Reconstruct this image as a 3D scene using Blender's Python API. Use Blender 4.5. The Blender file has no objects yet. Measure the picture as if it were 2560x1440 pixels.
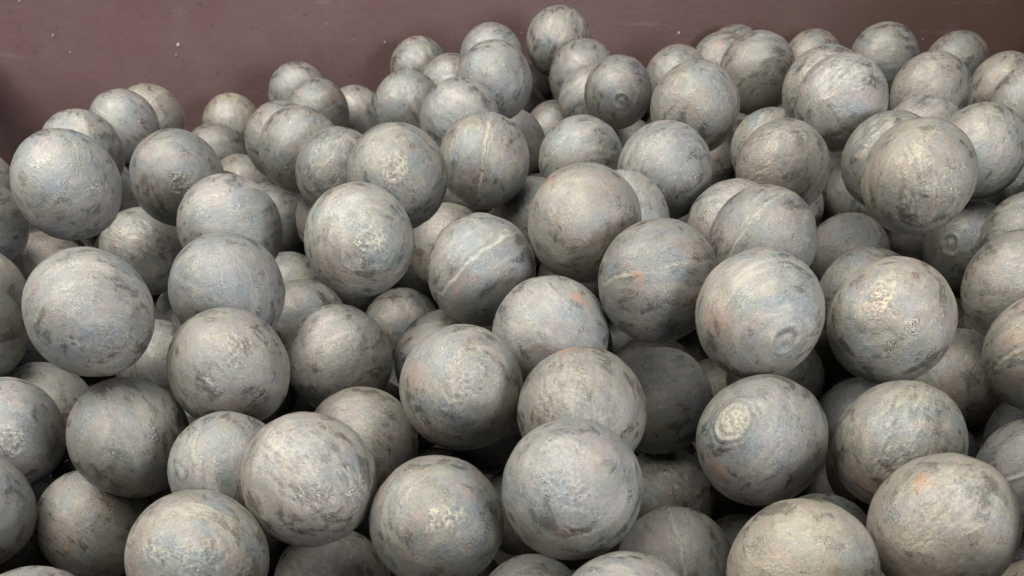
import bpy, bmesh, math, random
from mathutils import Vector, Quaternion, Matrix, noise

# ------------------------------------------------------------------ camera, light, exposure
sc = bpy.context.scene
col = sc.collection
CAM_H = 0.98
cam_d = bpy.data.cameras.new("camera")
cam_d.sensor_width = 36.0
cam_d.lens = 36.0 * 2800 / 2560
cam_d.shift_y = 830 / 2560          # the photograph is the upper part of a taller frame
cam_d.clip_start = 0.02
cam_d.clip_end = 60
cam_d.dof.use_dof = True
cam_d.dof.focus_distance = 0.95
cam_d.dof.aperture_fstop = 15
cam = bpy.data.objects.new("camera", cam_d)
cam.location = (0, 0, CAM_H)
cam.rotation_euler = (math.radians(90 - 41), 0, 0)
col.objects.link(cam)
sc.camera = cam

world = bpy.data.worlds.new("World")
sc.world = world
world.use_nodes = True
bg = world.node_tree.nodes["Background"]
bg.inputs[0].default_value = (0.72, 0.82, 1.0, 1)
bg.inputs[1].default_value = 0.36

def area(name, loc, target, sx, sy, power, color):
    d = bpy.data.lights.new(name, 'AREA')
    d.shape = 'RECTANGLE'; d.size = sx; d.size_y = sy
    d.energy = power; d.color = color
    o = bpy.data.objects.new(name, d)
    o.location = loc
    o.rotation_euler = (Vector(target) - Vector(loc)).to_track_quat('-Z', 'Y').to_euler()
    col.objects.link(o)
    return o
area("roof_light", (-1.3, 0.8, 3.3), (-.1, 1.3, 0.4), 3.8, 3.4, 345, (1.0, 0.985, 0.95))
area("doorway_light", (2.2, -2.1, 1.75), (0, 1.2, 0.4), 1.0, 0.9, 195, (0.86, 0.90, 1.0))

sc.view_settings.view_transform = 'Standard'
sc.view_settings.look = 'None'
sc.view_settings.exposure = 0.0
sc.view_settings.gamma = 1.0
sc.view_settings.use_curve_mapping = False
sc.cycles.max_bounces = 3
sc.cycles.diffuse_bounces = 1
sc.cycles.glossy_bounces = 2

# ------------------------------------------------------------------ node helpers
class NT:
    def __init__(s, m):
        m.use_nodes = True
        s.t = m.node_tree
        s.b = s.t.nodes["Principled BSDF"]
    def n(s, typ, **kw):
        x = s.t.nodes.new(typ)
        ins = kw.pop('ins', {})
        for k, v in kw.items(): setattr(x, k, v)
        for k, v in ins.items():
            if hasattr(v, 'is_output') or isinstance(v, bpy.types.NodeSocket): s.t.links.new(v, x.inputs[k])
            else: x.inputs[k].default_value = v
        return x
    def noise(s, vec, scale, detail=3, rough=.55, dist=0.0):
        return s.n('ShaderNodeTexNoise', ins={'Vector': vec, 'Scale': scale, 'Detail': detail, 'Roughness': rough, 'Distortion': dist}).outputs['Fac']
    def ramp(s, v, a, b, lo=0.0, hi=1.0):
        return s.n('ShaderNodeMapRange', clamp=True, ins={0: v, 1: a, 2: b, 3: lo, 4: hi}).outputs[0]
    def math(s, op, a, b=0.0, clamp=False):
        return s.n('ShaderNodeMath', operation=op, use_clamp=clamp, ins={0: a, 1: b}).outputs[0]
    def mix(s, f, a, b, mode='MIX'):
        x = s.n('ShaderNodeMix', data_type='RGBA', blend_type=mode, clamp_factor=True)
        for k, v in ((0, f), (6, a), (7, b)):
            if isinstance(v, bpy.types.NodeSocket): s.t.links.new(v, x.inputs[k])
            else: x.inputs[k].default_value = v
        return x.outputs[2]
    def vmul(s, v, w):
        return s.n('ShaderNodeVectorMath', operation='MULTIPLY', ins={0: v, 1: w}).outputs[0]
    def vadd(s, v, w):
        return s.n('ShaderNodeVectorMath', operation='ADD', ins={0: v, 1: w}).outputs[0]
    def link(s, o, name): s.t.links.new(o, s.b.inputs[name])

def C(r, g, b): return (r, g, b, 1)

def ball_material():
    m = bpy.data.materials.new("weathered_steel")
    k = NT(m)
    tc = k.n('ShaderNodeTexCoord').outputs['Object']
    info = k.n('ShaderNodeObjectInfo')
    rnd = info.outputs['Random']
    off = k.n('ShaderNodeCombineXYZ', ins={0: k.math('MULTIPLY', rnd, 37.0), 1: k.math('MULTIPLY', rnd, 91.0), 2: k.math('MULTIPLY', rnd, 63.0)}).outputs[0]
    P = k.vadd(tc, off)
    # colour patches
    blue = k.ramp(k.noise(P, 1.5, 5, .6, .4), .42, .60)
    c = k.mix(blue, C(.212, .192, .150), C(.152, .170, .164))
    pink = k.ramp(k.noise(k.vadd(P, (7.1, 3.3, 1.9)), 1.9, 4, .6, .5), .50, .70, 0, .75)
    c = k.mix(pink, c, C(.272, .180, .148))
    olive = k.ramp(k.noise(k.vadd(P, (2.1, 9.3, 4.4)), 2.3, 3, .6), .48, .70, 0, .65)
    c = k.mix(olive, c, C(.140, .152, .105))
    mid = k.n('ShaderNodeTexNoise', ins={'Vector': k.vmul(P, (1, 1, 1.5)), 'Scale': 4.4, 'Detail': 7, 'Roughness': .68, 'Distortion': .35}).outputs['Color']
    ms = k.n('ShaderNodeSeparateColor', ins={0: mid}).outputs
    c = k.mix(k.ramp(ms[0], .50, .64, 0, .62), c, C(.200, .178, .188))
    c = k.mix(k.ramp(ms[1], .53, .68, 0, .52), c, C(.285, .262, .210))
    c = k.mix(k.ramp(ms[2], .50, .66, 0, .50), c, C(.140, .140, .118))
    c = k.mix(k.ramp(ms[0], .45, .32, 0, .50), c, C(.215, .145, .105))
    # rubbed bands running round the ball
    band = k.ramp(k.noise(k.vmul(P, (1, 1, 4.2)), 1.3, 7, .64, .6), .51, .64, 0, .72)
    c = k.mix(band, c, C(.30, .272, .215))
    band2 = k.ramp(k.noise(k.vmul(k.vadd(P, (5, 1, 2)), (4.2, 1, 1)), 1.4, 7, .64, .6), .52, .66, 0, .20)
    c = k.mix(band2, c, C(.092, .094, .086))
    # crusty features carried by the mesh
    crust = k.n('ShaderNodeAttribute', attribute_name='crust').outputs['Fac']
    dark = k.n('ShaderNodeAttribute', attribute_name='dark').outputs['Fac']
    gr = k.noise(P, 16, 5, .72)
    grv = k.ramp(gr, .40, .60)
    c = k.mix(k.math('MULTIPLY', crust, k.ramp(gr, .38, .56, .15, .95)), c, C(.38, .345, .25))
    c = k.mix(k.math('MULTIPLY', dark, .75), c, C(.055, .055, .05))
    # grain: fine light and dark flecks
    area_ = k.ramp(k.noise(k.vadd(P, (9, 4, 2)), 1.9, 4, .6, .5), .38, .58, .38, 1)
    f1 = k.noise(k.vmul(P, (1, 1, 1.5)), 30, 4, .75)
    c = k.mix(k.math('MULTIPLY', area_, k.ramp(f1, .54, .70, 0, .32)), c, C(.50, .45, .35))
    c = k.mix(k.math('MULTIPLY', area_, k.ramp(f1, .48, .36, 0, .55)), c, C(.055, .052, .042))
    f2 = k.noise(k.vmul(k.vadd(P, (3, 8, 6)), (1, 1, 3.2)), 15, 6, .80)
    c = k.mix(k.math('MULTIPLY', area_, k.ramp(f2, .46, .34, 0, .32)), c, C(.062, .064, .052))
    c = k.mix(k.math('MULTIPLY', area_, k.ramp(f2, .56, .66, 0, .45)), c, C(.42, .39, .31))
    pits = k.ramp(k.noise(P, 13, 3, .8, .3), .335, .27, 0, .75)
    c = k.mix(pits, c, C(.04, .037, .03))
    # rust: rare natural blotches and the explicit spot of a ball
    rn = k.noise(k.vadd(P, (11, 5, 8)), 1.35, 5, .68)
    rust = k.math('MULTIPLY', k.ramp(rn, .635, .73), k.ramp(gr, .38, .58, .35, .8))
    sp = k.n('ShaderNodeAttribute', attribute_type='OBJECT', attribute_name='rust_spot').outputs['Vector']
    spr = k.n('ShaderNodeAttribute', attribute_type='OBJECT', attribute_name='rust_size').outputs['Fac']
    nrm = k.n('ShaderNodeVectorMath', operation='NORMALIZE', ins={0: tc}).outputs[0]
    dist = k.n('ShaderNodeVectorMath', operation='DISTANCE', ins={0: nrm, 1: sp}).outputs['Value']
    dist = k.math('ADD', dist, k.ramp(k.noise(P, 7, 4, .7), .3, .7, -.10, .10))
    edge = k.n('ShaderNodeMapRange', clamp=True, ins={0: dist, 1: k.math('MULTIPLY', spr, 1.15), 2: k.math('MULTIPLY', spr, .35), 3: 0.0, 4: 1.0}).outputs[0]
    hot = k.n('ShaderNodeMapRange', clamp=True, ins={0: spr, 1: .13, 2: .24, 3: .80, 4: .33}).outputs[0]
    spm = k.math('MULTIPLY', k.math('MULTIPLY', edge, k.math('GREATER_THAN', spr, .01)), hot)
    c = k.mix(k.math('MAXIMUM', k.math('MULTIPLY', rust, .30), spm), c, C(.33, .18, .12))
    unshaded = k.n('ShaderNodeAttribute', attribute_type='OBJECT', attribute_name='unshaded').outputs['Fac']
    # gap shade painted into the lower balls: dark bronze tone with a sheen
    c = k.mix(k.math('SUBTRACT', 1.0, unshaded), c, k.mix(.92, c, C(.020, .017, .012)))
    tone = k.math('FRACT', k.math('MULTIPLY', rnd, 5.3))
    c = k.mix(k.ramp(tone, .70, .80, 0, .24), c, C(.185, .145, .095))
    c = k.mix(k.ramp(tone, .35, .22, 0, .16), c, C(.125, .140, .148))
    # each ball a little lighter, darker, warmer
    v = k.n('ShaderNodeHueSaturation', ins={'Hue': .5, 'Saturation': k.ramp(k.math('FRACT', k.math('MULTIPLY', rnd, 7.7)), 0, 1, .85, 1.18),
            'Value': k.ramp(k.math('FRACT', k.math('MULTIPLY', rnd, 13.3)), 0, 1, .72, 1.03), 'Color': c}).outputs[0]
    k.link(v, 'Base Color')
    worn = k.ramp(k.noise(k.vmul(k.vadd(P, (6, 2, 7)), (1, 1, 2.0)), 2.4, 6, .68, .4), .50, .60)
    k.link(k.math('MAXIMUM', k.ramp(unshaded, 0, 1, .55, .18), k.math('MULTIPLY', worn, .68)), 'Metallic')
    k.b.inputs['Specular IOR Level'].default_value = .6
    ro = k.ramp(k.noise(P, 5, 4, .65), .35, .65, .26, .50)
    ro = k.math('SUBTRACT', ro, k.ramp(f2, .55, .66, 0, .10))
    ro = k.math('SUBTRACT', ro, k.math('MULTIPLY', worn, .13))
    k.link(ro, 'Roughness')
    # relief
    h1 = k.math('MULTIPLY', k.noise(k.vmul(P, (1, 1, 1.6)), 12, 6, .82), .7)
    h2 = k.math('ADD', k.math('MULTIPLY', f1, .35), k.math('MULTIPLY', f2, .45))
    h3 = k.math('MULTIPLY', pits, -.5)
    h4 = k.math('MULTIPLY', k.math('MULTIPLY', crust, gr), .6)
    hh = k.math('ADD', k.math('ADD', h1, h2), k.math('ADD', h3, h4))
    bp = k.n('ShaderNodeBump', ins={'Strength': .6, 'Distance': .0016, 'Height': hh})
    k.link(bp.outputs[0], 'Normal')
    return m

def wall_material():
    m = bpy.data.materials.new("red_oxide_paint")
    k = NT(m)
    tc = k.n('ShaderNodeTexCoord').outputs['Object']
    c = k.mix(k.ramp(k.noise(tc, 2.2, 5, .6, .5), .35, .65), C(.092, .050, .045), C(.108, .062, .057))
    c = k.mix(k.ramp(k.noise(tc, 11, 6, .75), .5, .75, 0, .22), c, C(.17, .12, .12))
    c = k.mix(k.ramp(k.noise(tc, 60, 4, .7), .36, .30, 0, .6), c, C(.05, .032, .032))
    sx = k.n('ShaderNodeSeparateXYZ', ins={0: tc}).outputs[0]
    light_tint = k.ramp(k.math('ADD', sx, k.ramp(k.noise(tc, 1.6, 5, .65), .25, .75, -.55, .55)), -.5, .8)
    c = k.mix(k.math('MULTIPLY', light_tint, .7), c, C(.085, .047, .034))      # sideways light change painted into the coat: browner towards the right, in patches
    c = k.mix(k.ramp(k.noise(k.vmul(tc, (.35, 1, 3.0)), 16, 6, .8), .60, .70, 0, .35), c, C(.20, .155, .15))
    k.link(c, 'Base Color')
    k.link(k.ramp(k.noise(tc, 9, 4, .6), .3, .7, .42, .62), 'Roughness')
    c = None
    bp = k.n('ShaderNodeBump', ins={'Strength': .45, 'Distance': .003, 'Height': k.noise(tc, 24, 6, .75)})
    k.link(bp.outputs[0], 'Normal')
    return m

def plain(name, rgb, rough):
    m = bpy.data.materials.new(name); k = NT(m)
    tc = k.n('ShaderNodeTexCoord').outputs['Object']
    c = k.mix(k.ramp(k.noise(tc, 25, 4, .6), .3, .7), C(*[x * .75 for x in rgb]), C(*[min(1, x * 1.2) for x in rgb]))
    k.link(c, 'Base Color'); k.b.inputs['Roughness'].default_value = rough
    return m

M_BALL = ball_material()
M_WALL = wall_material()
M_CHIP = plain("bare_chip", (.33, .29, .28), .5)
M_FLOOR = plain("dirty_steel_floor", (.06, .05, .045), .7)
M_YARD = plain("concrete", (.22, .21, .20), .85)

def mesh_obj(name, bm, mat, parent=None):
    me = bpy.data.meshes.new(name)
    bm.to_mesh(me); bm.free()
    me.materials.append(mat)
    o = bpy.data.objects.new(name, me)
    col.objects.link(o)
    if parent: o.parent = parent
    return o

def box(bm, x0, x1, y0, y1, z0, z1, bevel=0.0):
    r = bmesh.ops.create_cube(bm, size=1)
    for v in r['verts']:
        v.co = Vector(((x0 + x1) / 2 + v.co.x * (x1 - x0), (y0 + y1) / 2 + v.co.y * (y1 - y0), (z0 + z1) / 2 + v.co.z * (z1 - z0)))
    if bevel:
        bmesh.ops.bevel(bm, geom=list({e for v in r['verts'] for e in v.link_edges}), offset=bevel, segments=2, affect='EDGES')

# ------------------------------------------------------------------ the setting and the bin
bm = bmesh.new(); box(bm, -6, 6, -5, 8, -0.45, -0.40)
g = mesh_obj("ground", bm, M_YARD); g['kind'] = 'structure'

bin_ = bpy.data.objects.new("storage_bin", None); col.objects.link(bin_)
bin_['label'] = "red brown painted steel bin whose plain back wall stands behind the heap of balls"
bin_['category'] = "bin"
XL, XR, YB, YF, TOP = -1.14, 1.10, 2.16, 0.36, 0.775
bm = bmesh.new(); box(bm, XL - .012, XR + .012, YF, YB + .012, -0.012, 0.0)
mesh_obj("floor_plate", bm, M_FLOOR, bin_)
# back wall: a gently dented plate
bm = bmesh.new()
nx, nz = 90, 32
grid = []
for j in range(nz + 1):
    row = []
    for i in range(nx + 1):
        x = XL + (XR - XL) * i / nx; z = 0.001 + (TOP - .001) * j / nz
        y = YB + .006 * noise.noise(Vector((x * 2.2, 1.3, z * 2.6))) + .0015 * noise.noise(Vector((x * 9, 5.3, z * 9)))
        row.append(bm.verts.new((x, y, z)))
    grid.append(row)
for j in range(nz):
    for i in range(nx):
        bm.faces.new((grid[j][i], grid[j][i + 1], grid[j + 1][i + 1], grid[j + 1][i]))
bk = [[bm.verts.new((v.co.x, YB + .02, v.co.z)) for v in (grid[j][0], grid[j][nx])] for j in (0, nz)]
bm.faces.new((bk[0][0], bk[1][0], bk[1][1], bk[0][1]))
for f in bm.faces: f.smooth = True
wall = mesh_obj("back_wall", bm, M_WALL, bin_)
bm = bmesh.new(); box(bm, XL - .03, XR + .03, YB - .012, YB + .045, TOP + .001, TOP + .05, .006)
mesh_obj("top_rail", bm, M_WALL, bin_)
for s, x in (('L', XL), ('R', XR)):
    a, b = (x - .012, x - .001) if s == 'L' else (x + .001, x + .012)
    bm = bmesh.new(); box(bm, a, b, YF, YB - .013, 0.001, TOP + .22 if s == 'R' else .44)  # out of view; right one raised to shade the back wall, left one lowered
    mesh_obj("side_wall", bm, M_WALL, bin_)
bm = bmesh.new(); box(bm, XL, XR, YF - .012, YF - .001, 0.001, .44)
mesh_obj("front_wall", bm, M_WALL, bin_)
for sx in (XL + .1, XR - .16):
    bm = bmesh.new(); box(bm, sx, sx + .06, YF + .1, YB - .1, -0.40, -0.013)
    mesh_obj("skid", bm, M_WALL, bin_)

# small bare chips in the wall paint
def wall_point(u, v):
    p = math.radians(41)
    dx, dy = (u - 1280) / 2800, (v - 1550) / 2800
    d = Vector((dx, -dy * -math.sin(p) * -1 + math.cos(p), -(dy * math.cos(p) + math.sin(p))))
    t = YB / d.y
    return d * t + Vector((0, 0, CAM_H))
random.seed(5)
for u, v, r in ((445, 112, 7), (440, 136, 4), (1697, 82, 6), (2308, 98, 4), (962, 105, 4.5), (132, 88, 5), (176, 130, 3), (48, 2, 4), (1304, 83, 3), (816, 60, 2.5), (885, 98, 2.5)):
    c = wall_point(u, v)
    bm = bmesh.new(); n = 9; R_ = r * (.5 if r > 5.5 else .42) / 2800 * 2.35
    ring = [bm.verts.new((c.x + R_ * random.uniform(.6, 1.2) * math.cos(2 * math.pi * i / n), 0, c.z + R_ * random.uniform(.6, 1.2) * math.sin(2 * math.pi * i / n))) for i in range(n)]
    base = [bm.verts.new((w.co.x, .004, w.co.z)) for w in ring]
    bm.faces.new(ring)
    for i in range(n): bm.faces.new((ring[i], base[i], base[(i + 1) % n], ring[(i + 1) % n]))
    yy = YB + .006 * noise.noise(Vector((c.x * 2.2, 1.3, c.z * 2.6))) + .0015 * noise.noise(Vector((c.x * 9, 5.3, c.z * 9))) - .0015
    for w in bm.verts: w.co.y += yy
    mesh_obj("paint_chip", bm, M_CHIP, bin_)

# ------------------------------------------------------------------ ball meshes (unit radius), each kind with its own relief
def sm(a, b, x):
    t = max(0.0, min(1.0, (x - a) / (b - a))); return t * t * (3 - 2 * t)

def ball_mesh(kind, seed, sub):
    bm = bmesh.new()
    bmesh.ops.create_icosphere(bm, subdivisions=sub, radius=1)
    crust, dark = [], []
    o = Vector((seed * 13.7, seed * 5.1, seed * 9.3))
    for v in bm.verts:
        n = v.co.normalized()
        d = .014 * noise.noise(n * 1.3 + o) + .010 * noise.noise(n * 2.8 + o) - .010 * sm(.22, .5, noise.noise(n * 1.9 - o)) + .0028 * noise.noise(n * 9 + o) + .0016 * noise.noise(n * 21 + o)
        c = k = 0.0
        w = noise.noise(n * 5 + o)
        if kind == 'scar':                       # round casting gate with rings
            q = Vector((n.x * 1.15, n.y, 0)).length + .035 * w + .018 * noise.noise(n * 12 + o)
            if n.z > 0:
                c = (1 - sm(.25, .32, q)) * .95
                d += .016 * math.exp(-((q - .30) / .022) ** 2) - .014 * math.exp(-((q - .24) / .02) ** 2) + .008 * math.exp(-((q - .40) / .025) ** 2)
                d += (1 - sm(.2, .3, q)) * (.016 * noise.noise(n * 14 + o) - .004)
                k = .8 * math.exp(-((q - .345) / .018) ** 2) + .6 * math.exp(-((q - .43) / .014) ** 2) + .6 * math.exp(-((q - .24) / .014) ** 2)
        elif kind == 'ring':                     # small dished ring
            q = Vector((n.x, n.y * 1.2, 0)).length * 1.25 + .04 * w + .02 * noise.noise(n * 12 + o)
            if n.z > 0:
                d += .010 * math.exp(-((q - .30) / .04) ** 2) - .014 * (1 - sm(.16, .28, q)) + .012 * (1 - sm(.02, .14, q))
                k = .8 * math.exp(-((q - .22) / .05) ** 2) * sm(-.3, .3, w + .1)
                c = .5 * math.exp(-((q - .31) / .04) ** 2) * sm(-.2, .4, -w + .1)
        elif kind == 'patch':                    # ragged crust of scale
            q = Vector((n.x * 1.1, n.y * 1.5, 0)).length + .16 * w + .09 * noise.noise(n * 11 + o)
            if n.z > 0:
                a = 1 - sm(.24, .40, q)
                s = noise.noise(n * 17 + o)
                d += a * (.003 + .0075 * s)
                c = a * sm(-.25, .25, s); k = .7 * a * sm(.12, .4, -s)
        elif kind == 'seam':                     # parting line round the ball, plane z = 0
            q = n.z + .05 * w + .02 * noise.noise(n * 13 + o)
            a = sm(-.45, .45, n.x) * sm(-.45, .25, noise.noise(n * 2.6 - o))
            d += a * (.016 * math.exp(-((q - .012) / .022) ** 2) - .014 * math.exp(-((q + .045) / .02) ** 2))
            c = a * .75 * math.exp(-((q - .015) / .035) ** 2)
            k = a * .8 * math.exp(-((q + .05) / .014) ** 2) * (1 if w > -.1 else .3)
        elif kind == 'streak':                   # torn, brushed streaks along y near +z
            a = sm(.25, .85, n.z) * sm(-.2, .5, noise.noise(Vector((n.x * 4.5, n.y * 1.2, n.z)) + o) + .35 - abs(n.x) * .6)
            s = noise.noise(Vector((n.x * 24, n.y * 5, n.z * 5)) + o) + .5 * noise.noise(n * 22 + o)
            d += a * .0032 * s
            c = a * sm(-.1, .45, s) * .72; k = a * sm(.15, .5, -s) * .8
        elif kind == 'pitband':                  # belt of small pits and crust
            a = math.exp(-((n.y + .25 * w) / .22) ** 2) * sm(.1, .6, n.z) * sm(-.35, .3, noise.noise(n * 3.3 - o))
            s = noise.noise(n * 30 + o)
            pit = sm(.12, .42, -s)
            d += a * (-.014 * pit + .004 * s)
            k = a * pit * .8; c = a * sm(.0, .4, s) * .7
        else:
            s = noise.noise(Vector((n.x * 2, n.y * 2, n.z * 12)) + o)
            d += .004 * s * sm(0, .4, noise.noise(n * 1.7 + o))
            c = .35 * sm(.25, .5, s) * sm(0, .5, noise.noise(n * 1.9 - o))
        v.co = n * (1 + d)
        crust.append(c); dark.append(k)
    for f in bm.faces: f.smooth = True
    me = bpy.data.meshes.new("steel_ball_" + kind)
    bm.to_mesh(me); bm.free()
    for nm, vals in (('crust', crust), ('dark', dark)):
        at = me.attributes.new(nm, 'FLOAT', 'POINT'); at.data.foreach_set('value', vals)
    me.materials.append(M_BALL)
    return me

MESH = {k: [ball_mesh(k, i + 1 + 3 * j, 6) for i in range(2)] for j, k in enumerate(('scar', 'seam', 'streak', 'pitband', 'ring', 'patch'))}
PLAIN = [ball_mesh('plain', 20 + i, 6) for i in range(4)]
LOW = [ball_mesh('plain', 40 + i, 5) for i in range(3)]

GROUP = "steel balls heaped in the bin"
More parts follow.
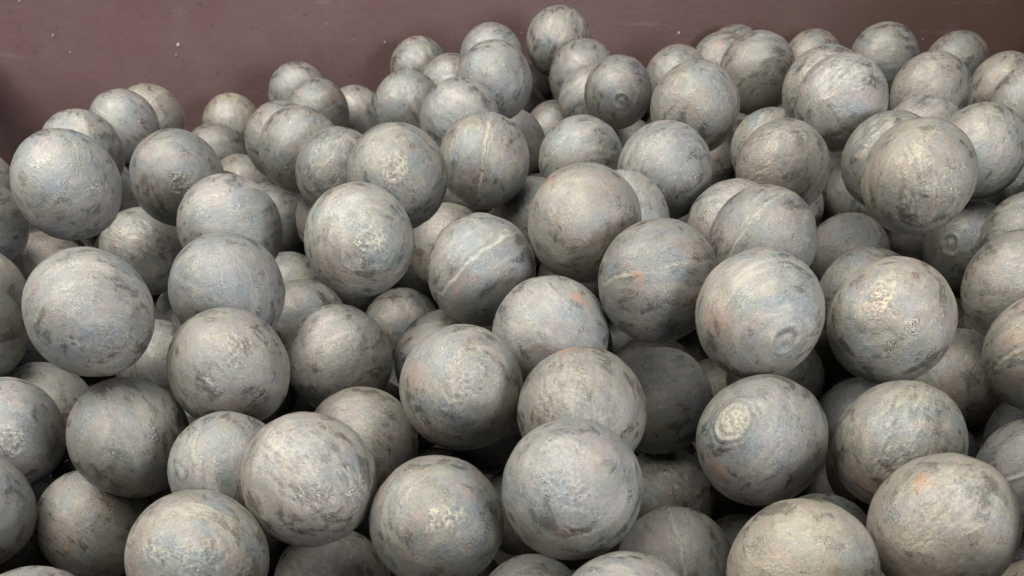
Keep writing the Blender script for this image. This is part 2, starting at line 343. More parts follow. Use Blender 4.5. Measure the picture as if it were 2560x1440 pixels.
# x, y, z, radius (metres), surface feature and the direction it faces, rust spot direction and size, gap shade painted into the colour (0 full, 1 none), label
BALLS = [
 (0.0753,1.9715,0.499,0.0526,None,None,1,'topmost ball of the heap, alone against the brown wall, with a pinkish brown patch'),
 (-0.033,1.9374,0.4849,0.05,None,None,1,'dull green grey ball by the wall, half hidden behind a brighter cream striped ball'),
 (-0.1582,2.0661,0.4342,0.05,None,None,1,'dark grey ball by the wall, second to the left of the topmost ball'),
 (-0.0237,1.5778,0.5472,0.05,None,None,1,'glossy pale ball with cream stripe, left below the topmost ball of the heap'),
 (-0.1009,1.9844,0.4285,0.05,None,None,1,'green grey sliver of a ball just left of the glossy pale cream striped ball'),
 (-0.3582,2.0001,0.4116,0.05,None,None,1,'dull grey ball touching the wall shadow, highest one in the left third of the heap'),
 (-0.3142,1.9103,0.4108,0.05,None,None,1,'small pinkish grey ball tucked below and right of the dull ball in the wall shadow'),
 (-0.2661,2.0065,0.3731,0.05,None,None,1,'small grey ball with one bright glint, right of the pinkish ball below the wall'),
 (-0.1471,1.6847,0.4828,0.05,None,None,1,'greenish grey ball with a tiny dark pit near its middle, upper centre left'),
 (-0.065,1.4674,0.5311,0.05,None,(-0.64, 0.16, 0.75, 0.2),1,'pale turquoise grey ball with rusty left edge, right beside the ball with the dark pit'),
 (-0.4871,2.0378,0.3517,0.05,None,None,1,'dark blue grey ball alone at the foot of the wall, left of the humped pair'),
 (-0.5527,1.7922,0.4329,0.0523,None,None,1,'ball against the wall at upper left, rear one of an overlapping pair'),
 (-0.5518,1.6625,0.4648,0.0489,None,None,1,'pale bluish highlighted ball at upper left, front one of the pair against the wall'),
 (-0.5332,1.4285,0.5057,0.05,None,None,1,'beige ball directly behind the leftmost big ball, below the pair against the wall'),
 (-0.4251,1.0798,0.5916,0.05,None,None,1,'big ball at far upper left with speckled white highlights and faint vertical lines below'),
 (-0.5465,1.4922,0.4298,0.05,None,None,1,'beige edge of a ball peeking out right of the far upper left big ball'),
 (-0.3641,1.2349,0.5429,0.05,('patch', 0.38, -0.9, 0.21),None,1,'beige ball at upper left with a row of bright glints across its lower half'),
 (-0.499,1.9403,0.3333,0.05,None,None,1,'small dim ball between the ball with the row of glints and the humped pair'),
 (-0.4448,1.8601,0.3082,0.05,None,None,1,'small ball half sunk below the humped pair, right of the row of glints'),
 (-0.2945,1.4936,0.4986,0.0485,None,None,1,'rear left ball of the humped overlapping pair at upper left, top lit beige'),
 (-0.255,1.3932,0.52,0.05,None,None,1,'front right ball of the humped overlapping pair at upper left, dark grey underneath'),
 (-0.1986,1.3106,0.522,0.05,('streak', -0.01, -0.82, 0.58),None,1,'yellowish ball half covered on its right by the large glittering ball at upper centre left'),
 (-0.1135,1.1248,0.5832,0.05,('patch', 0.07, -0.87, 0.48),None,1,'large ball at upper centre left with white glitter above a bluish grey lower side'),
 (-0.0303,1.2603,0.5533,0.05,('seam', -0.08, -0.99, -0.06),None,1,'smooth lilac grey ball at upper centre with a dark belt below its highlight'),
 (-0.0011,1.6626,0.438,0.05,None,None,1,'pale strip of a ball showing behind the right side of the smooth lilac grey ball'),
 (0.0697,1.9167,0.3755,0.05,None,None,1,'small tan ball in the upper centre, under the dark hollow below the topmost ball'),
 (0.0817,1.3544,0.521,0.05,None,None,1,'yellow olive ball with cream horizontal streaks in the upper centre, right of a dark slot'),
 (0.1804,1.8149,0.3828,0.0469,None,None,1,'small pinkish top of a ball between the streaked olive ball and a large bluish one'),
 (0.1607,1.202,0.5619,0.05,None,None,1,'large bluish white ball at upper centre right, front one of an overlapping pair'),
 (0.2474,1.5466,0.4509,0.05,None,None,1,'brownish ball overlapped by the large bluish white one, showing on its right'),
 (0.1123,1.8754,0.4726,0.0537,None,None,1,'pale pinkish ball right below the topmost ball, partly hidden by two others'),
 (0.1175,1.7706,0.4691,0.0476,None,None,1,'shadowed ball squeezed below the pale pinkish one, left of the curled mark ball'),
 (0.1495,1.6817,0.505,0.0478,('ring', 0.04, -1.0, 0.05),None,1,'ball with a small shiny curled mark low on its front, upper centre right'),
 (0.2541,1.8512,0.4743,0.05,None,None,1,'pale ball behind the upper left of the large pink and turquoise ball, against the wall'),
 (0.207,1.3364,0.5852,0.05,None,None,1,'large ball with a pink left half and pale turquoise right half, upper centre right'),
 (0.3318,1.914,0.4781,0.05,None,(-0.28, -0.55, 0.78, 0.2),1,'ball with an orange cream stripe below the wall, left of a glossy bluish one'),
 (0.3843,2.1,0.4449,0.05,None,None,1,'thin grey cap of a ball by the wall peeking over the orange striped ball'),
 (0.32,1.5729,0.5591,0.05,None,None,1,'glossy ball with blue white highlight and dark underside, right of the orange striped one'),
 (0.5204,2.1,0.4375,0.05,None,None,1,'small blue grey ball top by the wall, left of the taller beige one'),
 (0.557,1.8183,0.5133,0.05,None,None,1,'beige ball standing against the wall at upper right, above and behind its neighbours'),
 (0.7031,1.9142,0.4789,0.05,None,None,1,'green grey ball against the wall at far upper right, behind the cream banded one'),
 (0.3766,1.4339,0.5763,0.0505,('streak', -0.69, -0.47, 0.55),None,1,'rear left ball of the largest overlapping pair at upper right, pink brown rim'),
 (0.3636,1.3077,0.5995,0.05,('streak', -0.14, -0.59, 0.8),None,1,'front right ball of the largest overlapping pair at upper right, streaked with cream swirls'),
 (0.5423,1.5434,0.5424,0.05,('streak', -0.64, -0.51, 0.57),None,1,'ball with two vertical cream bands at upper right, below a green grey one'),
 (0.7169,1.7379,0.4931,0.05,None,None,1,'dark grey ball at the right edge near the top, right of the cream banded one'),
 (0.6682,1.5242,0.5337,0.05,None,None,1,'pinkish brown ball cut by the right edge of the picture, highest of those cut there'),
 (0.4855,1.3731,0.5378,0.05,None,None,1,'grey green ball cap at upper right, below the cream banded ball'),
 (0.5199,1.2807,0.5568,0.05,None,None,1,'lilac grey ball near the right edge at upper right, behind the huge dark streaked ball'),
 (0.4029,1.2222,0.5657,0.05,('streak', -0.47, -0.37, 0.8),None,1,'ball with a curved cream stripe at upper right, left behind the huge dark streaked ball'),
 (0.3683,1.0293,0.6176,0.05,('streak', -0.01, -0.99, 0.15),None,1,'huge dark ball with silver vertical streaks at upper right, resting over a black gap'),
 (0.4452,1.4211,0.46,0.05,None,None,1,'ball with a golden patch half hidden behind the huge dark streaked ball'),
 (0.2924,1.2345,0.5537,0.05,('streak', -0.43, -0.63, 0.64),None,1,'olive ball with diagonal cream scratches at upper right, left of a black gap'),
 (0.3325,1.4893,0.4903,0.05,None,None,1,'olive grey ball top peeking out behind the ball with diagonal cream scratches'),
 (0.3397,1.3999,0.4461,0.05,None,None,1,'olive ball just below the one with diagonal cream scratches, behind a double humped pair'),
 (0.2298,1.1408,0.5233,0.05,None,None,1,'rear left ball of the double humped pair right of centre, cream top'),
 (0.2342,1.0235,0.5595,0.05,('seam', -0.58, -0.71, 0.4),None,1,'front right ball of the double humped pair right of centre, with vertical ridges'),
 (0.1214,0.8895,0.5808,0.05,('seam', -0.64, -0.67, 0.39),(-0.42, -0.79, 0.44, 0.1),1,'big grey ball right of centre with a small salmon spot and a pale vertical crack'),
 (0.194,0.8208,0.5845,0.05,('ring', 0.23, -0.97, 0.05),(-0.78, -0.59, 0.19, 0.36),1,'big ball with rusty brown left side and shiny dark blue ring mark at lower right'),
 (0.3612,1.076,0.479,0.05,None,None,1,'grey ball behind the big one with the cream crusty patch, right of centre'),
 (0.3057,0.8391,0.5692,0.05,('patch', -0.44, -0.54, 0.72),None,1,'big ball at right with a crusty cream patch near its top'),
 (0.4083,1.319,0.4204,0.05,None,None,1,'mottled grey ball under the lower left of the huge dark streaked ball'),
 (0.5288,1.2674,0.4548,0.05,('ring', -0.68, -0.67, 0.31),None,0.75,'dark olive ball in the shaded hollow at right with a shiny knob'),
 (0.5572,1.1812,0.4968,0.05,None,None,1,'brownish ball at the right edge, behind a bigger one and beside the shaded hollow'),
 (0.4598,0.9637,0.5418,0.05,None,None,1,'large olive grey ball at the right edge level with the crusty cream patched one'),
 (0.4517,0.8649,0.5283,0.05,('seam', -0.77, -0.56, 0.3),(-0.82, -0.39, 0.43, 0.25),1,'dark brown ball cut by the right edge, with a curved groove'),
 (0.4415,0.9991,0.4285,0.05,None,None,0.8,'shaded olive ball with a bright glint, low between two big balls at right'),
 (0.0636,0.9692,0.598,0.05,None,(-0.62, -0.09, 0.78, 0.22),1,'big ball at centre with an orange rust patch on its upper left shoulder'),
 (0.1071,1.103,0.5457,0.05,None,None,1,'lilac grey ball behind the right shoulder of the central ball with the orange rust patch'),
 (0.0247,1.2869,0.4742,0.05,None,None,1,'beige ball behind the left shoulder of the central ball with the orange rust patch'),
 (-0.0281,0.9829,0.5488,0.05,('seam', -0.49, -0.84, 0.2),None,1,'ball left of centre with a long curved double groove down its left side'),
 (-0.1399,1.0015,0.5695,0.05,('patch', 0.35, -0.86, 0.37),None,1,'big ball left of centre with a dark chip in the middle beside a bright highlight'),
 (-0.2254,1.4138,0.4267,0.05,None,None,1,'beige ball top showing behind the upper left of the chipped ball'),
 (-0.3135,1.4722,0.4032,0.05,None,None,1,'olive shaded ball filling the gap left of the chipped ball'),
 (-0.2734,1.0692,0.5536,0.05,None,None,1,'ball at left with a slanting white streak, partly covered by the ball below'),
 (-0.4369,1.2894,0.438,0.05,('streak', 0.32, -0.8, 0.52),None,1,'olive ball at left with cream glints and two small dark dents, beside a black hollow'),
 (-0.251,0.9364,0.5507,0.05,None,None,1,'big grey ball at left with a slanting cream mark, between balls above and below'),
 (-0.3367,0.8339,0.5792,0.05,('pitband', 0.49, -0.86, -0.17),None,1,'biggest ball at left, bluish with a diagonal band of dark pits at lower right'),
 (-0.5912,1.2279,0.4951,0.05,None,None,1,'grey blue ball cut by the left edge, uppermost of the big ones cut there'),
 (-0.5403,1.0686,0.4825,0.05,None,None,1,'olive ball cut by the left edge, second of four big ones cut there'),
 (-0.5106,0.9738,0.4943,0.05,None,None,1,'bluish lilac ball cut by the left edge at mid height, beside the pitted ball'),
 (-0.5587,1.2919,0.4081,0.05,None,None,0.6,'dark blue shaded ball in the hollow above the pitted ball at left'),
 (-0.4679,0.9828,0.4003,0.05,None,(0.64, -0.69, 0.34, 0.25),1,'shaded ball with a rusty right edge, beneath the pitted ball at left'),
 (-0.4558,0.8747,0.4435,0.05,('patch', 0.46, -0.81, 0.36),None,1,'large ball at lower left edge with glittering white pits'),
 (-0.3206,0.8095,0.4789,0.05,None,None,1,'ball at lower left with blue silver streaks, right of the glittering pitted one'),
 (-0.4505,0.7663,0.4364,0.05,None,None,1,'smooth bluish ball cut by the lower left edge, below the glittering pitted one'),
 (-0.3698,0.8052,0.392,0.05,None,None,1,'ball at lower left with dark streaked bottom, left of the large pinkish one'),
 (-0.2254,0.6358,0.485,0.05,('pitband', 0.09, -0.72, 0.69),None,1,'large pale pink and cream pitted ball cut by the bottom edge at lower left'),
 (-0.3582,0.6324,0.4184,0.05,None,None,1,'thin cap of a ball in the bottom left corner'),
 (-0.226,0.7542,0.4818,0.0475,None,None,1,'beige speckled ball at lower left, half hidden behind the large pink cheeked ball'),
 (-0.151,0.6966,0.5125,0.05,('streak', 0.27, -0.73, 0.62),None,1,'large ball at lower left centre with a rosy cheek and a cream vein'),
 (-0.1336,0.859,0.4421,0.05,None,None,1,'ball behind the upper right of the large rosy cheeked ball, brown shaded underneath'),
 (-0.0561,0.6785,0.4866,0.05,('patch', 0.22, -0.77, 0.6),None,1,'ball at bottom centre with crusty white patch and raised seam on right rim'),
 (-0.2358,0.8408,0.5255,0.05,('pitband', 0.17, -0.79, 0.59),None,1,'big ball left of centre with yellow cream blotch and fine scratches'),
 (-0.4091,1.1734,0.3536,0.05,None,None,1,'narrow beige ball in the gap between the pitted and the yellow blotched ball'),
 (-0.4022,1.3228,0.3344,0.05,None,None,1,'small greenish ball wedge above the narrow gap, right of the pitted ball'),
 (-0.1616,0.9481,0.4777,0.05,None,None,1,'olive grey ball with cream pink fleck, right of the yellow cream blotched one'),
 (-0.2312,1.1559,0.409,0.05,None,None,1,'ball with pale scratches showing below the chipped ball, above the cream pink flecked one'),
 (-0.275,1.3134,0.3738,0.05,None,None,1,'small grey wedge of a ball in the gap beneath the chipped ball'),
 (-0.1358,1.2946,0.3357,0.05,None,None,1,'dull mottled ball below the gap between the chipped ball and the grooved one'),
 (-0.0769,1.3121,0.4347,0.05,None,None,1,'shaded ball behind the upper left of the grooved ball, beside a black gap'),
 (-0.0639,0.9833,0.4554,0.05,None,None,1,'tan ball top peeking out behind the big golden and rusty one at centre'),
 (-0.0406,0.8063,0.5273,0.05,('pitband', 0.32, -0.76, 0.57),(-0.68, -0.53, 0.51, 0.3),1,'big golden and rusty ball at lower centre with a rough crust and white sparkle'),
 (0.0329,0.885,0.5337,0.05,None,(0.44, -0.32, 0.84, 0.13),1,'grey ball at centre with a salmon spot at its upper right'),
 (0.054,0.76,0.5323,0.05,('streak', -0.15, -0.75, 0.65),(-0.28, 0.2, 0.94, 0.14),1,'ball at lower centre with a cream vertical stripe and lilac right side'),
 (0.0426,0.6596,0.529,0.05,('pitband', -0.21, -0.65, 0.73),None,1,'large foreground ball at bottom centre with pale rough vertical scratches'),
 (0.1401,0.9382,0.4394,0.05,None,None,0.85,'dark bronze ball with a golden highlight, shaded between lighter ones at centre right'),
 (0.1505,0.9172,0.3422,0.05,('streak', 0.1, -0.56, 0.82),None,1,'grey ball with silver glints right of the large scratched foreground ball'),
 (0.1397,0.7584,0.3837,0.05,('seam', -0.05, -0.64, 0.77),None,1,'ball with a yellow band and white crack near the bottom, right of centre'),
 (0.1929,0.7442,0.5168,0.05,('scar', -0.62, -0.48, 0.62),(-0.72, -0.68, -0.13, 0.16),1,'ball at lower right with a raised round scar on its upper left'),
 (0.3,0.7436,0.5126,0.05,('streak', -0.04, -0.73, 0.69),(-0.63, -0.73, -0.28, 0.26),1,'ball at lower right with a rusty cap and a diagonal white streak'),
 (0.2953,0.6211,0.5248,0.05,('streak', -0.3, -0.6, 0.74),(-0.52, -0.15, 0.84, 0.13),1,'largest ball of all, at lower right with a bright orange spot near its top'),
 (0.1938,0.5855,0.5124,0.05,None,None,1,'huge pale ball cut by the bottom edge at right, pinkish cream'),
 (0.2749,0.7977,0.3702,0.05,None,None,1,'thin rear rim of a ball behind the huge pale one at the bottom edge'),
 (0.4499,0.8097,0.4417,0.05,('seam', -0.66, -0.64, 0.4),None,1,'grooved ball cut by the lower right edge, behind the largest of all'),
 (0.4422,0.7113,0.3643,0.05,None,None,1,'small cap of a ball in the bottom right corner'),
 (0.0184,0.7846,0.3126,0.05,None,None,1,'brown topped ball cut by the bottom edge, just left of the bottom middle cap'),
 (0.0784,0.5804,0.4722,0.05,None,None,1,'pale cap of a big ball cut by the bottom edge right of centre'),
 (-0.1536,0.7427,0.3736,0.05,('streak', 0.15, -0.56, 0.82),None,0.85,'shaded ball with silver scratches cut by the bottom edge, under the rosy cheeked one'),
 (0.0131,1.0023,0.2663,0.05,None,None,1,'small tan ball wedge between the crusty patched ball and the large scratched foreground ball'),
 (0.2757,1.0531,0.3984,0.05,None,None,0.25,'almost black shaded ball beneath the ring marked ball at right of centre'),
 (-0.7529,1.5999,0.4018,0.05,None,None,1,'grey ball just touching the left edge at the foot of the wall, highest cut there'),
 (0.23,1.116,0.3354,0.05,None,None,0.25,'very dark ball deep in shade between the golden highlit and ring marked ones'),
]
# balls seen lower in the dark gaps, then the next ones below them and beyond the picture's edges, then the deeper rest
SEEN = [
 (0.3605, 1.007, 0.3685, 0.0511, 'shaded ball deep in the gap between the round scarred ball and the rust capped ball'),
 (-0.0161, 1.0281, 0.3676, 0.0507, 'shaded ball low between the golden rusty ball and the large scratched foreground ball'),
 (-0.4582, 0.8219, 0.352, 0.0485, 'shaded ball low between the smooth bluish corner ball and the dark bottomed ball'),
 (0.3601, 1.1456, 0.4067, 0.0504, 'shaded ball deep in the gap between the cream crusted ball and the black shaded ball'),
 (0.5071, 1.3579, 0.4121, 0.0504, 'shaded ball low between the huge dark streaked ball and the dark ball with shiny knob'),
 (0.3363, 0.8634, 0.4195, 0.0492, 'shaded ball low between the rust capped ball and the orange spotted largest ball'),
 (0.2219, 0.9903, 0.2984, 0.0506, 'shaded ball deep in the gap between the silver glinting ball and the round scarred ball'),
 (0.4937, 0.8977, 0.4192, 0.0509, 'shaded ball low between the grooved right edge ball and the grooved corner ball'),
 (0.1499, 1.0766, 0.3818, 0.0504, 'shaded ball low between the salmon spotted cracked ball and the dark bronze ball'),
 (0.22, 0.853, 0.31, 0.0485, 'shaded ball low between the yellow banded ball and the huge pale bottom ball'),
 (-0.1025, 1.3886, 0.3744, 0.0499, 'shaded ball deep in the gap between the dull mottled ball and the hidden mossy ball'),
 (0.317, 0.9238, 0.3303, 0.0503, 'shaded ball low between the round scarred ball and the huge pale bottom ball'),
 (0.2092, 1.2148, 0.321, 0.0505, 'shaded ball low between the salmon spotted cracked ball and the ring marked ball'),
 (-0.2559, 0.9534, 0.445, 0.05, 'shaded ball deep in the gap between the rosy cheeked ball and the yellow blotched ball'),
 (-0.2273, 0.8049, 0.3989, 0.0497, 'shaded ball low between the pale pink bottom ball and the silver scratched bottom ball'),
 (0.0206, 2.1, 0.3818, 0.0512, 'shaded ball deep in the gap between the topmost ball and the glossy cream striped ball'),
 (-0.2039, 1.3929, 0.3294, 0.0519, 'shaded ball deep in the gap between the chipped ball and the dull mottled ball'),
 (-0.544, 1.137, 0.3836, 0.0506, 'shaded ball low between the pitted left ball and the bluish left edge ball'),
 (0.1257, 1.1739, 0.3584, 0.0489, 'shaded ball low between the salmon spotted cracked ball and the salmon spotted ball'),
 (-0.0304, 1.106, 0.3055, 0.0499, 'shaded ball deep in the gap between the crusty seamed ball and the golden rusty ball'),
 (0.0649, 0.866, 0.3554, 0.0499, 'shaded ball low between the large scratched foreground ball and the pale bottom cap'),
 (-0.0847, 1.0051, 0.2869, 0.05, 'shaded ball deep in the gap between the crusty seamed ball and the brown shaded ball'),
 (0.0127, 1.999, 0.377, 0.0502, 'shaded ball low between the glossy cream striped ball and the small tan ball'),
 (-0.4829, 0.9113, 0.3154, 0.0512, 'shaded ball deep in the gap between the glittering pitted ball and the dark bottomed ball'),
 (-0.108, 1.0711, 0.3591, 0.0507, 'shaded ball deep in the gap between the tan topped ball and the golden rusty ball'),
 (0.0768, 1.204, 0.4379, 0.0481, 'shaded ball low between the rust shouldered central ball and the salmon spotted ball'),
 (0.4272, 1.5144, 0.4281, 0.0503, 'shaded ball deep in the gap between the cream scratched ball and the small olive ball'),
 (0.4848, 0.9934, 0.3381, 0.0504, 'shaded ball low between the shaded ball with glint and the grooved corner ball'),
 (-0.0595, 1.4678, 0.428, 0.0501, 'shaded ball low between the smooth lilac grey ball and the hidden mossy ball'),
 (0.6743, 1.483, 0.4421, 0.0506, 'shaded ball low between the lilac grey right edge ball and the brownish right edge ball'),
 (-0.2986, 0.8737, 0.4034, 0.0495, 'shaded ball low between the blue silver streaked ball and the pale pink bottom ball'),
 (-0.1573, 0.9365, 0.287, 0.0499, 'shaded ball deep in the gap between the rosy cheeked ball and the crusty seamed ball'),
 (-0.4549, 1.0015, 0.2798, 0.0497, 'shaded ball low between the dark bottomed ball and the rusty edged shaded ball'),
 (-0.2043, 1.0599, 0.3928, 0.0511, 'shaded ball deep in the gap between the rosy cheeked ball and the cream flecked ball'),
 (0.4057, 0.9181, 0.3768, 0.0489, 'shaded ball deep in the gap between the rust capped ball and the grooved corner ball'),
 (-0.1429, 0.9792, 0.3838, 0.0507, 'shaded ball deep in the gap between the brown shaded ball and the golden rusty ball'),
 (0.5772, 1.436, 0.4402, 0.0516, 'ball low between the lilac grey right edge ball and the dark ball with shiny knob'),
 (-0.5185, 1.2249, 0.3433, 0.0494, 'shaded ball low between the pitted left ball and the blue silver streaked ball'),
 (0.4645, 0.8158, 0.3437, 0.0493, 'shaded ball low between the orange spotted largest ball and the grooved corner ball'),
 (0.5171, 1.0872, 0.4217, 0.0495, 'shaded ball low between the olive right edge ball and the shaded ball with glint'),
 (-0.0547, 0.9439, 0.1991, 0.0503, 'shaded ball low between the crusty seamed ball and the brown topped bottom ball'),
 (-0.5733, 1.4707, 0.3339, 0.0498, 'shaded ball low between the far upper left big ball and the pitted left ball'),
 (0.1658, 1.0682, 0.2751, 0.0482, 'shaded ball deep in the gap between the dark bronze ball and the silver glinting ball'),
 (0.3261, 1.1436, 0.3117, 0.0505, None),
 (0.4784, 1.1743, 0.3844, 0.05, 'shaded ball low between the cream crusted ball and the olive right edge ball'),
 (0.4223, 1.1706, 0.298, 0.0493, None),
 (-0.5888, 1.3821, 0.3772, 0.05, 'shaded ball low between the far upper left big ball and the uppermost left edge ball'),
 (0.059, 1.1134, 0.404, 0.0502, 'shaded ball low between the salmon spotted ball and the cream striped lilac ball'),
 (0.2383, 0.9177, 0.393, 0.0506, None),
 (0.6712, 1.3829, 0.4538, 0.0502, None),
 (0.2893, 1.6563, 0.4179, 0.0495, None),
 (-0.4948, 1.4199, 0.3733, 0.0506, 'shaded ball deep in the gap between the olive dented ball and the pitted left ball'),
 (0.5778, 1.3901, 0.3467, 0.0507, 'shaded ball low between the cream crusted ball and the dark ball with shiny knob'),
 (0.2194, 1.2935, 0.4638, 0.0502, 'shaded ball low between the large bluish white ball and the salmon spotted cracked ball'),
 (0.365, 1.8356, 0.3939, 0.0493, 'shaded ball low between the pink and turquoise ball and the bluish glossy ball'),
 (-0.6687, 1.4713, 0.3674, 0.0503, None),
 (0.3378, 1.7406, 0.399, 0.0496, None),
 (0.3496, 1.5782, 0.4338, 0.0504, None),
 (-0.0397, 1.1159, 0.4168, 0.0494, 'shaded ball deep in the gap between the double grooved ball and the golden rusty ball'),
 (-0.4404, 1.4035, 0.2916, 0.0489, 'shaded ball deep in the gap between the pitted left ball and the greenish wedge ball'),
 (0.2209, 2.1, 0.3774, 0.0504, 'shaded ball low between the large bluish white ball and the curled mark ball'),
 (0.282, 2.0062, 0.385, 0.0515, 'shaded ball low between the curled mark ball and the pink and turquoise ball'),
 (-0.3826, 0.9368, 0.3741, 0.0487, 'shaded ball low between the blue silver streaked ball and the dark bottomed ball'),
 (0.0433, 1.2893, 0.3755, 0.0504, None),
 (0.4179, 1.2724, 0.2813, 0.0515, None),
 (-0.5647, 1.6437, 0.368, 0.0505, None),
 (-0.5267, 1.0376, 0.3405, 0.0502, None),
 (0.0389, 1.4686, 0.4148, 0.0491, None),
 (0.2627, 1.8826, 0.378, 0.0515, None),
 (-0.4156, 1.6029, 0.3716, 0.0497, None),
 (0.5201, 1.687, 0.4455, 0.0495, None),
 (-0.201, 0.7951, 0.3041, 0.0491, None),
 (0.1067, 0.9941, 0.2976, 0.0491, None),
 (-0.1335, 0.8456, 0.25, 0.051, None),
 (-0.0122, 1.2026, 0.238, 0.0507, None),
 (0.0364, 1.7329, 0.3769, 0.0491, None),
 (-0.305, 0.9972, 0.37, 0.0497, None),
 (0.3896, 1.6694, 0.4456, 0.0499, None),
 (0.1762, 2.0101, 0.378, 0.05, None),
 (0.3219, 0.6812, 0.4048, 0.0503, None),
 (-0.1244, 1.4506, 0.2975, 0.0501, None),
 (-0.4714, 1.113, 0.3016, 0.0511, None),
 (-0.2385, 1.4876, 0.3396, 0.0495, None),
 (-0.4828, 1.4952, 0.2953, 0.0517, None),
 (-0.009, 1.3773, 0.4044, 0.049, None),
 (-0.3747, 0.8622, 0.31, 0.0499, None),
 (-0.3875, 1.0503, 0.3322, 0.0486, None),
 (0.1215, 2.0931, 0.3923, 0.0504, None),
 (0.0708, 0.9094, 0.2344, 0.0491, None),
 (-0.3423, 1.5437, 0.34, 0.0497, None),
 (-0.5021, 1.3275, 0.3337, 0.05, None),
 (0.6408, 1.902, 0.4026, 0.0493, None),
 (-0.4358, 2.1, 0.2802, 0.0499, None),
 (0.1392, 1.2749, 0.3568, 0.0484, None)
]
NEAR = [
 (0.5833, 1.6098, 0.4566, 0.0509), (0.4652, 1.604, 0.4543, 0.0505), (0.1209, 1.292, 0.4511, 0.0491),
 (0.6822, 1.5931, 0.4488, 0.0497), (0.914, 2.0668, 0.5326, 0.0496), (0.5272, 1.5245, 0.4452, 0.0502),
 (0.1659, 1.4425, 0.4437, 0.051), (0.7797, 1.6789, 0.5448, 0.0505), (0.1745, 1.2083, 0.4368, 0.0498),
 (-0.0315, 1.5632, 0.435, 0.0489), (0.7485, 1.5837, 0.5395, 0.0499), (0.2441, 1.3824, 0.4275, 0.049),
 (0.6157, 1.7048, 0.4263, 0.0497), (0.0868, 1.3832, 0.426, 0.0494), (0.4328, 1.759, 0.4214, 0.0497),
 (0.5317, 1.7846, 0.4204, 0.052), (0.4585, 1.8544, 0.4185, 0.0492), (0.6329, 1.8035, 0.4182, 0.0508),
 (-0.021, 1.2144, 0.4182, 0.051), (-0.1637, 1.567, 0.4143, 0.0492), (-0.3036, 1.0868, 0.4141, 0.0502),
 (0.2634, 1.1712, 0.4115, 0.0498), (-0.0943, 1.6378, 0.4112, 0.05), (0.7261, 1.8411, 0.4057, 0.0505),
 (0.5507, 1.9446, 0.4055, 0.0505), (0.1607, 1.5345, 0.4023, 0.0501), (0.3105, 1.314, 0.402, 0.0497),
 (-0.2445, 1.6767, 0.4011, 0.0497), (0.0929, 1.6566, 0.4006, 0.0486), (0.1917, 1.6488, 0.3985, 0.0503),
 (-0.1632, 1.7334, 0.3975, 0.0495), (0.722, 2.0089, 0.3968, 0.0499), (0.7564, 1.6587, 0.4201, 0.0487),
 (0.8875, 2.1, 0.3962, 0.0506), (0.0794, 1.0046, 0.3936, 0.051), (0.3696, 0.7741, 0.3919, 0.05),
 (0.4508, 1.95, 0.3914, 0.0505), (-0.1538, 1.472, 0.39, 0.0493), (0.0653, 1.5624, 0.3898, 0.0501),
 (0.7028, 1.7366, 0.3895, 0.05), (-0.0632, 1.7313, 0.3891, 0.0509), (0.9252, 1.9629, 0.5369, 0.0507),
 (0.3411, 1.4889, 0.3847, 0.0494), (0.35, 1.932, 0.3825, 0.0489), (-0.1139, 1.8189, 0.3822, 0.0504),
 (0.4966, 1.4539, 0.3806, 0.0501), (0.239, 1.7365, 0.3798, 0.0511), (0.6534, 1.2672, 0.5329, 0.0496),
 (0.5741, 1.0749, 0.5023, 0.05), (0.8939, 1.8665, 0.5382, 0.0507), (0.4292, 1.0816, 0.3757, 0.0488),
 (-0.0387, 1.9136, 0.3741, 0.0495), (0.6873, 2.1, 0.3733, 0.0504), (0.3977, 1.232, 0.3722, 0.0501),
 (0.4577, 0.7611, 0.5487, 0.0494), (-0.1922, 0.8929, 0.3693, 0.0495), (-0.5065, 1.5614, 0.3691, 0.0503),
 (-0.6139, 1.5558, 0.3678, 0.0503), (-0.4133, 1.4775, 0.3662, 0.0492), (0.9226, 2.0118, 0.4491, 0.0499),
 (0.4057, 1.4172, 0.3621, 0.0494), (0.1679, 1.9126, 0.3611, 0.0493), (-0.6081, 1.7346, 0.3611, 0.0505),
 (0.4876, 1.2743, 0.3598, 0.0501), (0.0856, 1.8182, 0.3593, 0.0509), (-0.324, 1.2269, 0.3591, 0.0505),
 (0.4227, 1.586, 0.3577, 0.0502), (0.5886, 2.1, 0.3577, 0.0495), (-0.0792, 2.1, 0.3576, 0.05),
 (0.1394, 1.7312, 0.3557, 0.0502), (-0.4952, 1.7156, 0.3551, 0.0503), (0.86, 1.7414, 0.5405, 0.051),
 (-0.2275, 1.8039, 0.3546, 0.0499), (0.2263, 0.7088, 0.3913, 0.0501), (0.9683, 2.1, 0.4556, 0.0497),
 (-0.6661, 1.6511, 0.3493, 0.0519), (-0.323, 1.6417, 0.349, 0.0507), (-0.95, 2.1, 0.4159, 0.0499),
 (0.3917, 0.5788, 0.5511, 0.0499), (0.3606, 1.6622, 0.3433, 0.0492)
]
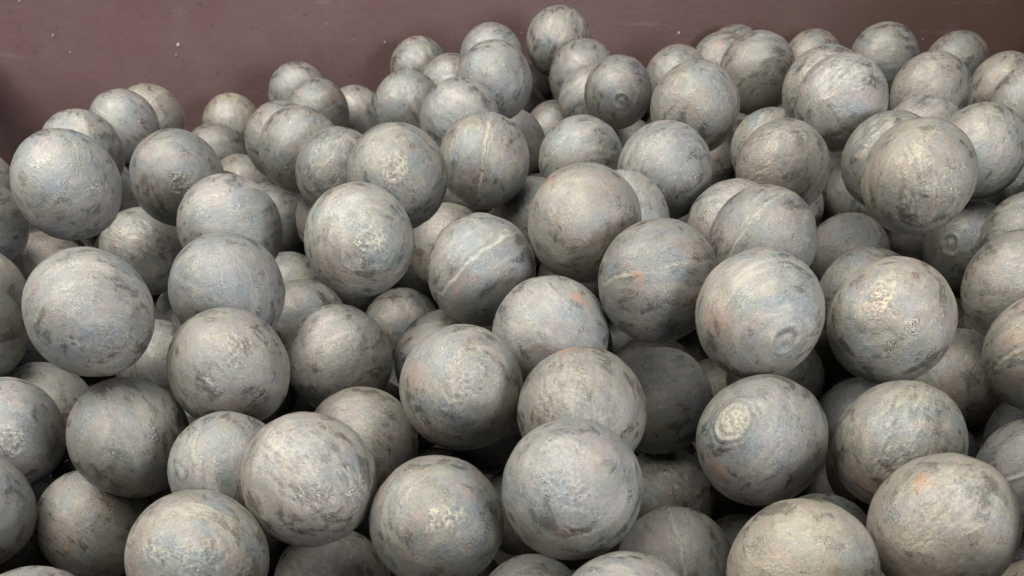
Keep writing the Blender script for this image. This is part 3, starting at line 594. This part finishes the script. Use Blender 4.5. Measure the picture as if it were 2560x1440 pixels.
REST = [
 (-0.7066, 1.754, 0.3428, 0.0494), (-0.1787, 2.1, 0.3414, 0.0508), (-0.6097, 1.1365, 0.4595, 0.0498),
 (-0.3388, 1.3996, 0.3398, 0.0497), (-0.2182, 1.24, 0.3396, 0.0489), (-0.7334, 1.8491, 0.3387, 0.0487),
 (0.7622, 1.4721, 0.5434, 0.0502), (0.2545, 0.45, 0.5468, 0.0502), (0.0291, 1.181, 0.3357, 0.0505),
 (-0.637, 1.8274, 0.3351, 0.0501), (0.3056, 1.2391, 0.3342, 0.0498), (0.2391, 1.3127, 0.3334, 0.0494),
 (-0.1757, 2.0005, 0.333, 0.0491), (0.7637, 1.529, 0.4563, 0.0509), (1.025, 2.1, 0.5384, 0.0506),
 (0.2981, 1.8012, 0.3286, 0.0501), (0.581, 1.2808, 0.3266, 0.0493), (-0.0355, 1.3248, 0.3258, 0.0492),
 (-0.2292, 1.9149, 0.3243, 0.0494), (-0.7606, 1.6738, 0.3215, 0.0492), (-0.5409, 1.799, 0.3214, 0.0505),
 (-0.804, 1.767, 0.321, 0.0513), (-0.0668, 1.2232, 0.3206, 0.0504), (0.6362, 1.1407, 0.5482, 0.0511),
 (-0.2713, 0.9203, 0.3173, 0.049), (-0.8597, 1.7698, 0.4327, 0.0504), (0.3552, 1.3439, 0.3155, 0.0495),
 (0.4804, 1.3683, 0.3154, 0.0503), (-0.0295, 1.4231, 0.3147, 0.0499), (0.1511, 0.45, 0.5403, 0.05),
 (-0.3217, 1.9503, 0.3112, 0.0504), (-0.5908, 1.2843, 0.3104, 0.0498), (-0.4077, 1.6825, 0.31, 0.0512),
 (-0.2239, 1.0065, 0.31, 0.0494), (-0.167, 1.5491, 0.3098, 0.0495), (-0.3576, 2.0451, 0.3071, 0.0493),
 (0.0679, 1.0862, 0.306, 0.0493), (-0.95, 2.0002, 0.4193, 0.05), (0.55, 0.9208, 0.549, 0.0501),
 (-0.2492, 1.1496, 0.3025, 0.0501), (0.3035, 1.0477, 0.2968, 0.0492), (-0.7109, 1.3314, 0.4577, 0.0504),
 (0.0494, 0.45, 0.534, 0.0498), (-0.8202, 1.8614, 0.2895, 0.0491), (-0.1556, 1.1171, 0.2832, 0.05),
 (-0.2942, 0.7723, 0.3323, 0.0502), (0.857, 1.6146, 0.5443, 0.05), (-0.3914, 0.5666, 0.5027, 0.0495),
 (-0.3461, 1.1495, 0.2808, 0.0493), (-0.3037, 1.059, 0.2798, 0.0507), (-0.4167, 1.9664, 0.2793, 0.0511),
 (-0.2822, 0.6848, 0.38, 0.048), (-0.3529, 0.9603, 0.2788, 0.0497), (-0.7766, 1.5022, 0.411, 0.051),
 (-0.555, 1.7019, 0.2747, 0.0494), (-0.5647, 0.9609, 0.3916, 0.0495), (-0.8862, 1.8368, 0.3574, 0.0487),
 (0.759, 1.3713, 0.5468, 0.05), (-0.845, 1.6441, 0.4379, 0.0507), (0.015, 0.6315, 0.4082, 0.0509),
 (-0.8067, 2.0152, 0.269, 0.0492), (-0.6045, 1.0556, 0.401, 0.05), (-0.5534, 2.1, 0.2677, 0.0504),
 (-0.6855, 1.2327, 0.4558, 0.0515), (-0.0509, 0.45, 0.5278, 0.0507), (0.2694, 0.538, 0.4666, 0.0503),
 (0.3479, 0.5892, 0.4329, 0.0493), (-0.6541, 2.1, 0.2637, 0.0504), (-0.8563, 2.1, 0.2628, 0.0492),
 (-0.7549, 2.1, 0.2627, 0.0504), (-0.4716, 1.2637, 0.2619, 0.0508), (-0.283, 1.5303, 0.2609, 0.0501),
 (-0.6918, 2.006, 0.2608, 0.051), (-0.5875, 1.9857, 0.2599, 0.0509), (-0.5206, 0.814, 0.4874, 0.0489),
 (-0.3677, 1.2436, 0.2569, 0.0501), (-0.8819, 1.9502, 0.2556, 0.051), (1.025, 1.9525, 0.5435, 0.0499),
 (-0.2098, 1.3289, 0.2507, 0.0498), (0.9522, 1.7839, 0.5447, 0.0507), (0.1298, 0.6571, 0.3854, 0.0505),
 (-0.6252, 1.1185, 0.325, 0.0508), (-0.7712, 1.4115, 0.4545, 0.0498), (-0.1521, 0.45, 0.5215, 0.0508),
 (-0.95, 1.9037, 0.3943, 0.0496), (-0.2806, 0.5701, 0.4368, 0.0483), (0.1307, 0.8147, 0.2937, 0.0501),
 (0.5374, 0.8218, 0.5516, 0.0487), (-0.57, 0.8974, 0.4725, 0.0492), (-0.2531, 0.45, 0.5152, 0.0503),
 (-0.6096, 0.9885, 0.4758, 0.0498), (-0.95, 2.026, 0.2626, 0.0494), (0.8534, 1.515, 0.55, 0.0498),
 (-0.0929, 0.66, 0.3734, 0.0517), (-0.95, 1.81, 0.4258, 0.0487), (-0.1463, 0.9861, 0.2008, 0.0501),
 (0.9398, 1.669, 0.5477, 0.0491), (1.025, 1.8529, 0.5468, 0.0497), (-0.0891, 0.5673, 0.4229, 0.0494),
 (-0.4629, 0.6341, 0.4615, 0.0496), (0.6543, 1.0416, 0.5514, 0.0497), (0.7387, 1.2196, 0.5506, 0.0497),
 (0.4748, 0.649, 0.5538, 0.0498), (-0.864, 1.5447, 0.4402, 0.0505), (-0.0002, 0.5286, 0.4409, 0.0492),
 (-0.5169, 0.7152, 0.4918, 0.0501), (0.1575, 0.5298, 0.4363, 0.0505), (-0.6757, 1.0628, 0.4707, 0.0498),
 (-0.95, 1.6965, 0.4296, 0.0504), (0.852, 1.4077, 0.5512, 0.0499), (0.9423, 1.5623, 0.5522, 0.0503),
 (-0.8651, 1.4445, 0.4435, 0.0496), (-0.7882, 1.2662, 0.4543, 0.05), (1.025, 1.7167, 0.5516, 0.0486),
 (0.4566, 0.5892, 0.4764, 0.0496), (0.7353, 1.1189, 0.554, 0.0506), (0.6477, 0.9402, 0.5544, 0.0491),
 (0.3555, 0.45, 0.553, 0.0511), (-0.95, 1.5961, 0.4329, 0.05), (0.0305, 0.9649, 0.1518, 0.0493),
 (-0.8463, 1.3468, 0.4481, 0.0496), (-0.7648, 1.1681, 0.4593, 0.0509), (0.8416, 1.3041, 0.5546, 0.0498),
 (0.9382, 1.4594, 0.5547, 0.0506), (0.3162, 0.45, 0.4604, 0.0496), (0.3948, 0.5095, 0.4783, 0.0507),
 (0.8241, 1.2271, 0.4948, 0.0491), (0.2159, 0.45, 0.4542, 0.0501), (-0.95, 1.4945, 0.4361, 0.0492),
 (-0.6203, 0.8121, 0.4829, 0.0504), (0.6338, 0.8422, 0.5569, 0.0499), (0.5752, 0.7304, 0.5571, 0.0503),
 (-0.668, 0.8998, 0.4751, 0.0489), (-0.353, 0.45, 0.5091, 0.0497), (0.0945, 0.45, 0.4444, 0.0505),
 (-0.5406, 0.6807, 0.3972, 0.0506), (0.7444, 1.0286, 0.509, 0.0507), (-0.0966, 0.45, 0.4371, 0.0502),
 (-0.7747, 1.0679, 0.4618, 0.0498), (-0.7298, 0.9779, 0.4676, 0.051), (0.83, 1.1517, 0.5585, 0.0497),
 (-0.95, 1.3913, 0.44, 0.0506), (0.7199, 0.934, 0.4864, 0.0496), (-0.5572, 0.6239, 0.4908, 0.0497),
 (-0.8593, 1.198, 0.4523, 0.0485), (0.5029, 0.5397, 0.5591, 0.0505), (0.6365, 0.765, 0.482, 0.0512),
 (-0.9176, 1.2772, 0.4459, 0.0501), (-0.6169, 0.7113, 0.4833, 0.0504), (-0.4899, 0.5418, 0.4974, 0.0507),
 (0.5725, 0.6303, 0.5603, 0.0499), (0.8287, 1.0503, 0.5619, 0.0491), (0.7287, 0.8706, 0.5618, 0.0493),
 (-0.8666, 1.1013, 0.4554, 0.0481), (0.7836, 0.9531, 0.5626, 0.0497), (-0.7641, 0.8843, 0.4687, 0.0487),
 (-0.7199, 0.7952, 0.4744, 0.0509), (-0.8382, 0.9915, 0.4609, 0.0495), (0.4562, 0.45, 0.5592, 0.0498),
 (0.6976, 0.7651, 0.5635, 0.0504), (0.6572, 0.6796, 0.5312, 0.0496), (-0.6558, 0.6197, 0.4848, 0.0491),
 (-0.719, 0.695, 0.4784, 0.0494), (0.6071, 0.536, 0.5656, 0.0508), (-0.6034, 0.5355, 0.4906, 0.0501),
 (0.5554, 0.45, 0.5654, 0.0496)
]
first = bpy.data.objects.new("steel_ball", PLAIN[0])
rng = random.Random(11)
def rand_quat():
    return Quaternion((rng.gauss(0, 1), rng.gauss(0, 1), rng.gauss(0, 1), rng.gauss(0, 1))).normalized()
def put(i, x, y, z, r, mesh, q, label):
    o = first if i == 0 else first.copy()
    o.data = mesh
    o.location = (x, y, z)
    o.scale = (r, r, r)
    o.rotation_mode = 'QUATERNION'; o.rotation_quaternion = q
    o['label'] = label; o['category'] = "steel ball"; o['group'] = GROUP
    col.objects.link(o)
    return o
for i, (x, y, z, r, ft, st, unshaded, label) in enumerate(BALLS):
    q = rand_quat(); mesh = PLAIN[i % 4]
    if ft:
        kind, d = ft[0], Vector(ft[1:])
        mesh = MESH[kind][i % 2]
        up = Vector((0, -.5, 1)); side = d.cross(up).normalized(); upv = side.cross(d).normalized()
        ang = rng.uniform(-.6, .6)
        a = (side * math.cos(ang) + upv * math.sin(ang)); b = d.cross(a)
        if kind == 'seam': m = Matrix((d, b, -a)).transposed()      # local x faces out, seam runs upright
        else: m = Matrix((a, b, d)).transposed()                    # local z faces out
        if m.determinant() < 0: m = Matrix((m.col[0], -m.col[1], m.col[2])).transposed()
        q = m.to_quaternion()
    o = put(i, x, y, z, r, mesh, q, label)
    o['unshaded'] = float(unshaded)
    if st:
        l = q.inverted() @ Vector(st[:3])
        o['rust_spot'] = [l.x, l.y, l.z]; o['rust_size'] = st[3]
    else:
        o['rust_spot'] = [0.0, 0.0, 0.0]; o['rust_size'] = 0.0
def fill_shade(o, group, unshaded=0.0):  # by default the ball's colour carries the full painted gap shade
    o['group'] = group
    o['unshaded'] = unshaded
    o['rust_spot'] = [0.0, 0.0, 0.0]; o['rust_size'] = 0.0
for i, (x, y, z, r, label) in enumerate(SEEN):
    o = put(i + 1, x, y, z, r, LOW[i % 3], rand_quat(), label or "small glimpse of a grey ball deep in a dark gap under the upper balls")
    fill_shade(o, "steel balls deep in the dark gaps of the heap")
for i, (x, y, z, r) in enumerate(NEAR):
    o = put(i + 1, x, y, z, r, LOW[i % 3], rand_quat(), "grey steel ball of the heap beyond or beneath those in the picture")
    fill_shade(o, "steel balls hidden in the rest of the heap", 1.0)
# the deeper rest of the heap as one mass
bm = bmesh.new()
small = bmesh.new(); bmesh.ops.create_icosphere(small, subdivisions=4, radius=1)
vs = [v.co.copy() for v in small.verts]; fs = [[v.index for v in f.verts] for f in small.faces]; small.free()
verts, faces = [], []
for x, y, z, r in REST:
    b0 = len(verts); c = Vector((x, y, z)) / .05
    verts += [c + v * (r / .05) for v in vs]
    faces += [[b0 + i for i in f] for f in fs]
me = bpy.data.meshes.new("lower_steel_balls"); me.from_pydata(verts, [], faces)
for p_ in me.polygons: p_.use_smooth = True
me.materials.append(M_BALL)
bm.free()
o = bpy.data.objects.new("lower_steel_balls", me); o.scale = (.05, .05, .05); col.objects.link(o)
o['unshaded'] = 1.0; o['rust_spot'] = [0.0, 0.0, 0.0]; o['rust_size'] = 0.0
o['kind'] = 'stuff'; o['label'] = "deeper mass of grey steel balls that fills the bin below the upper ones"; o['category'] = "steel balls"
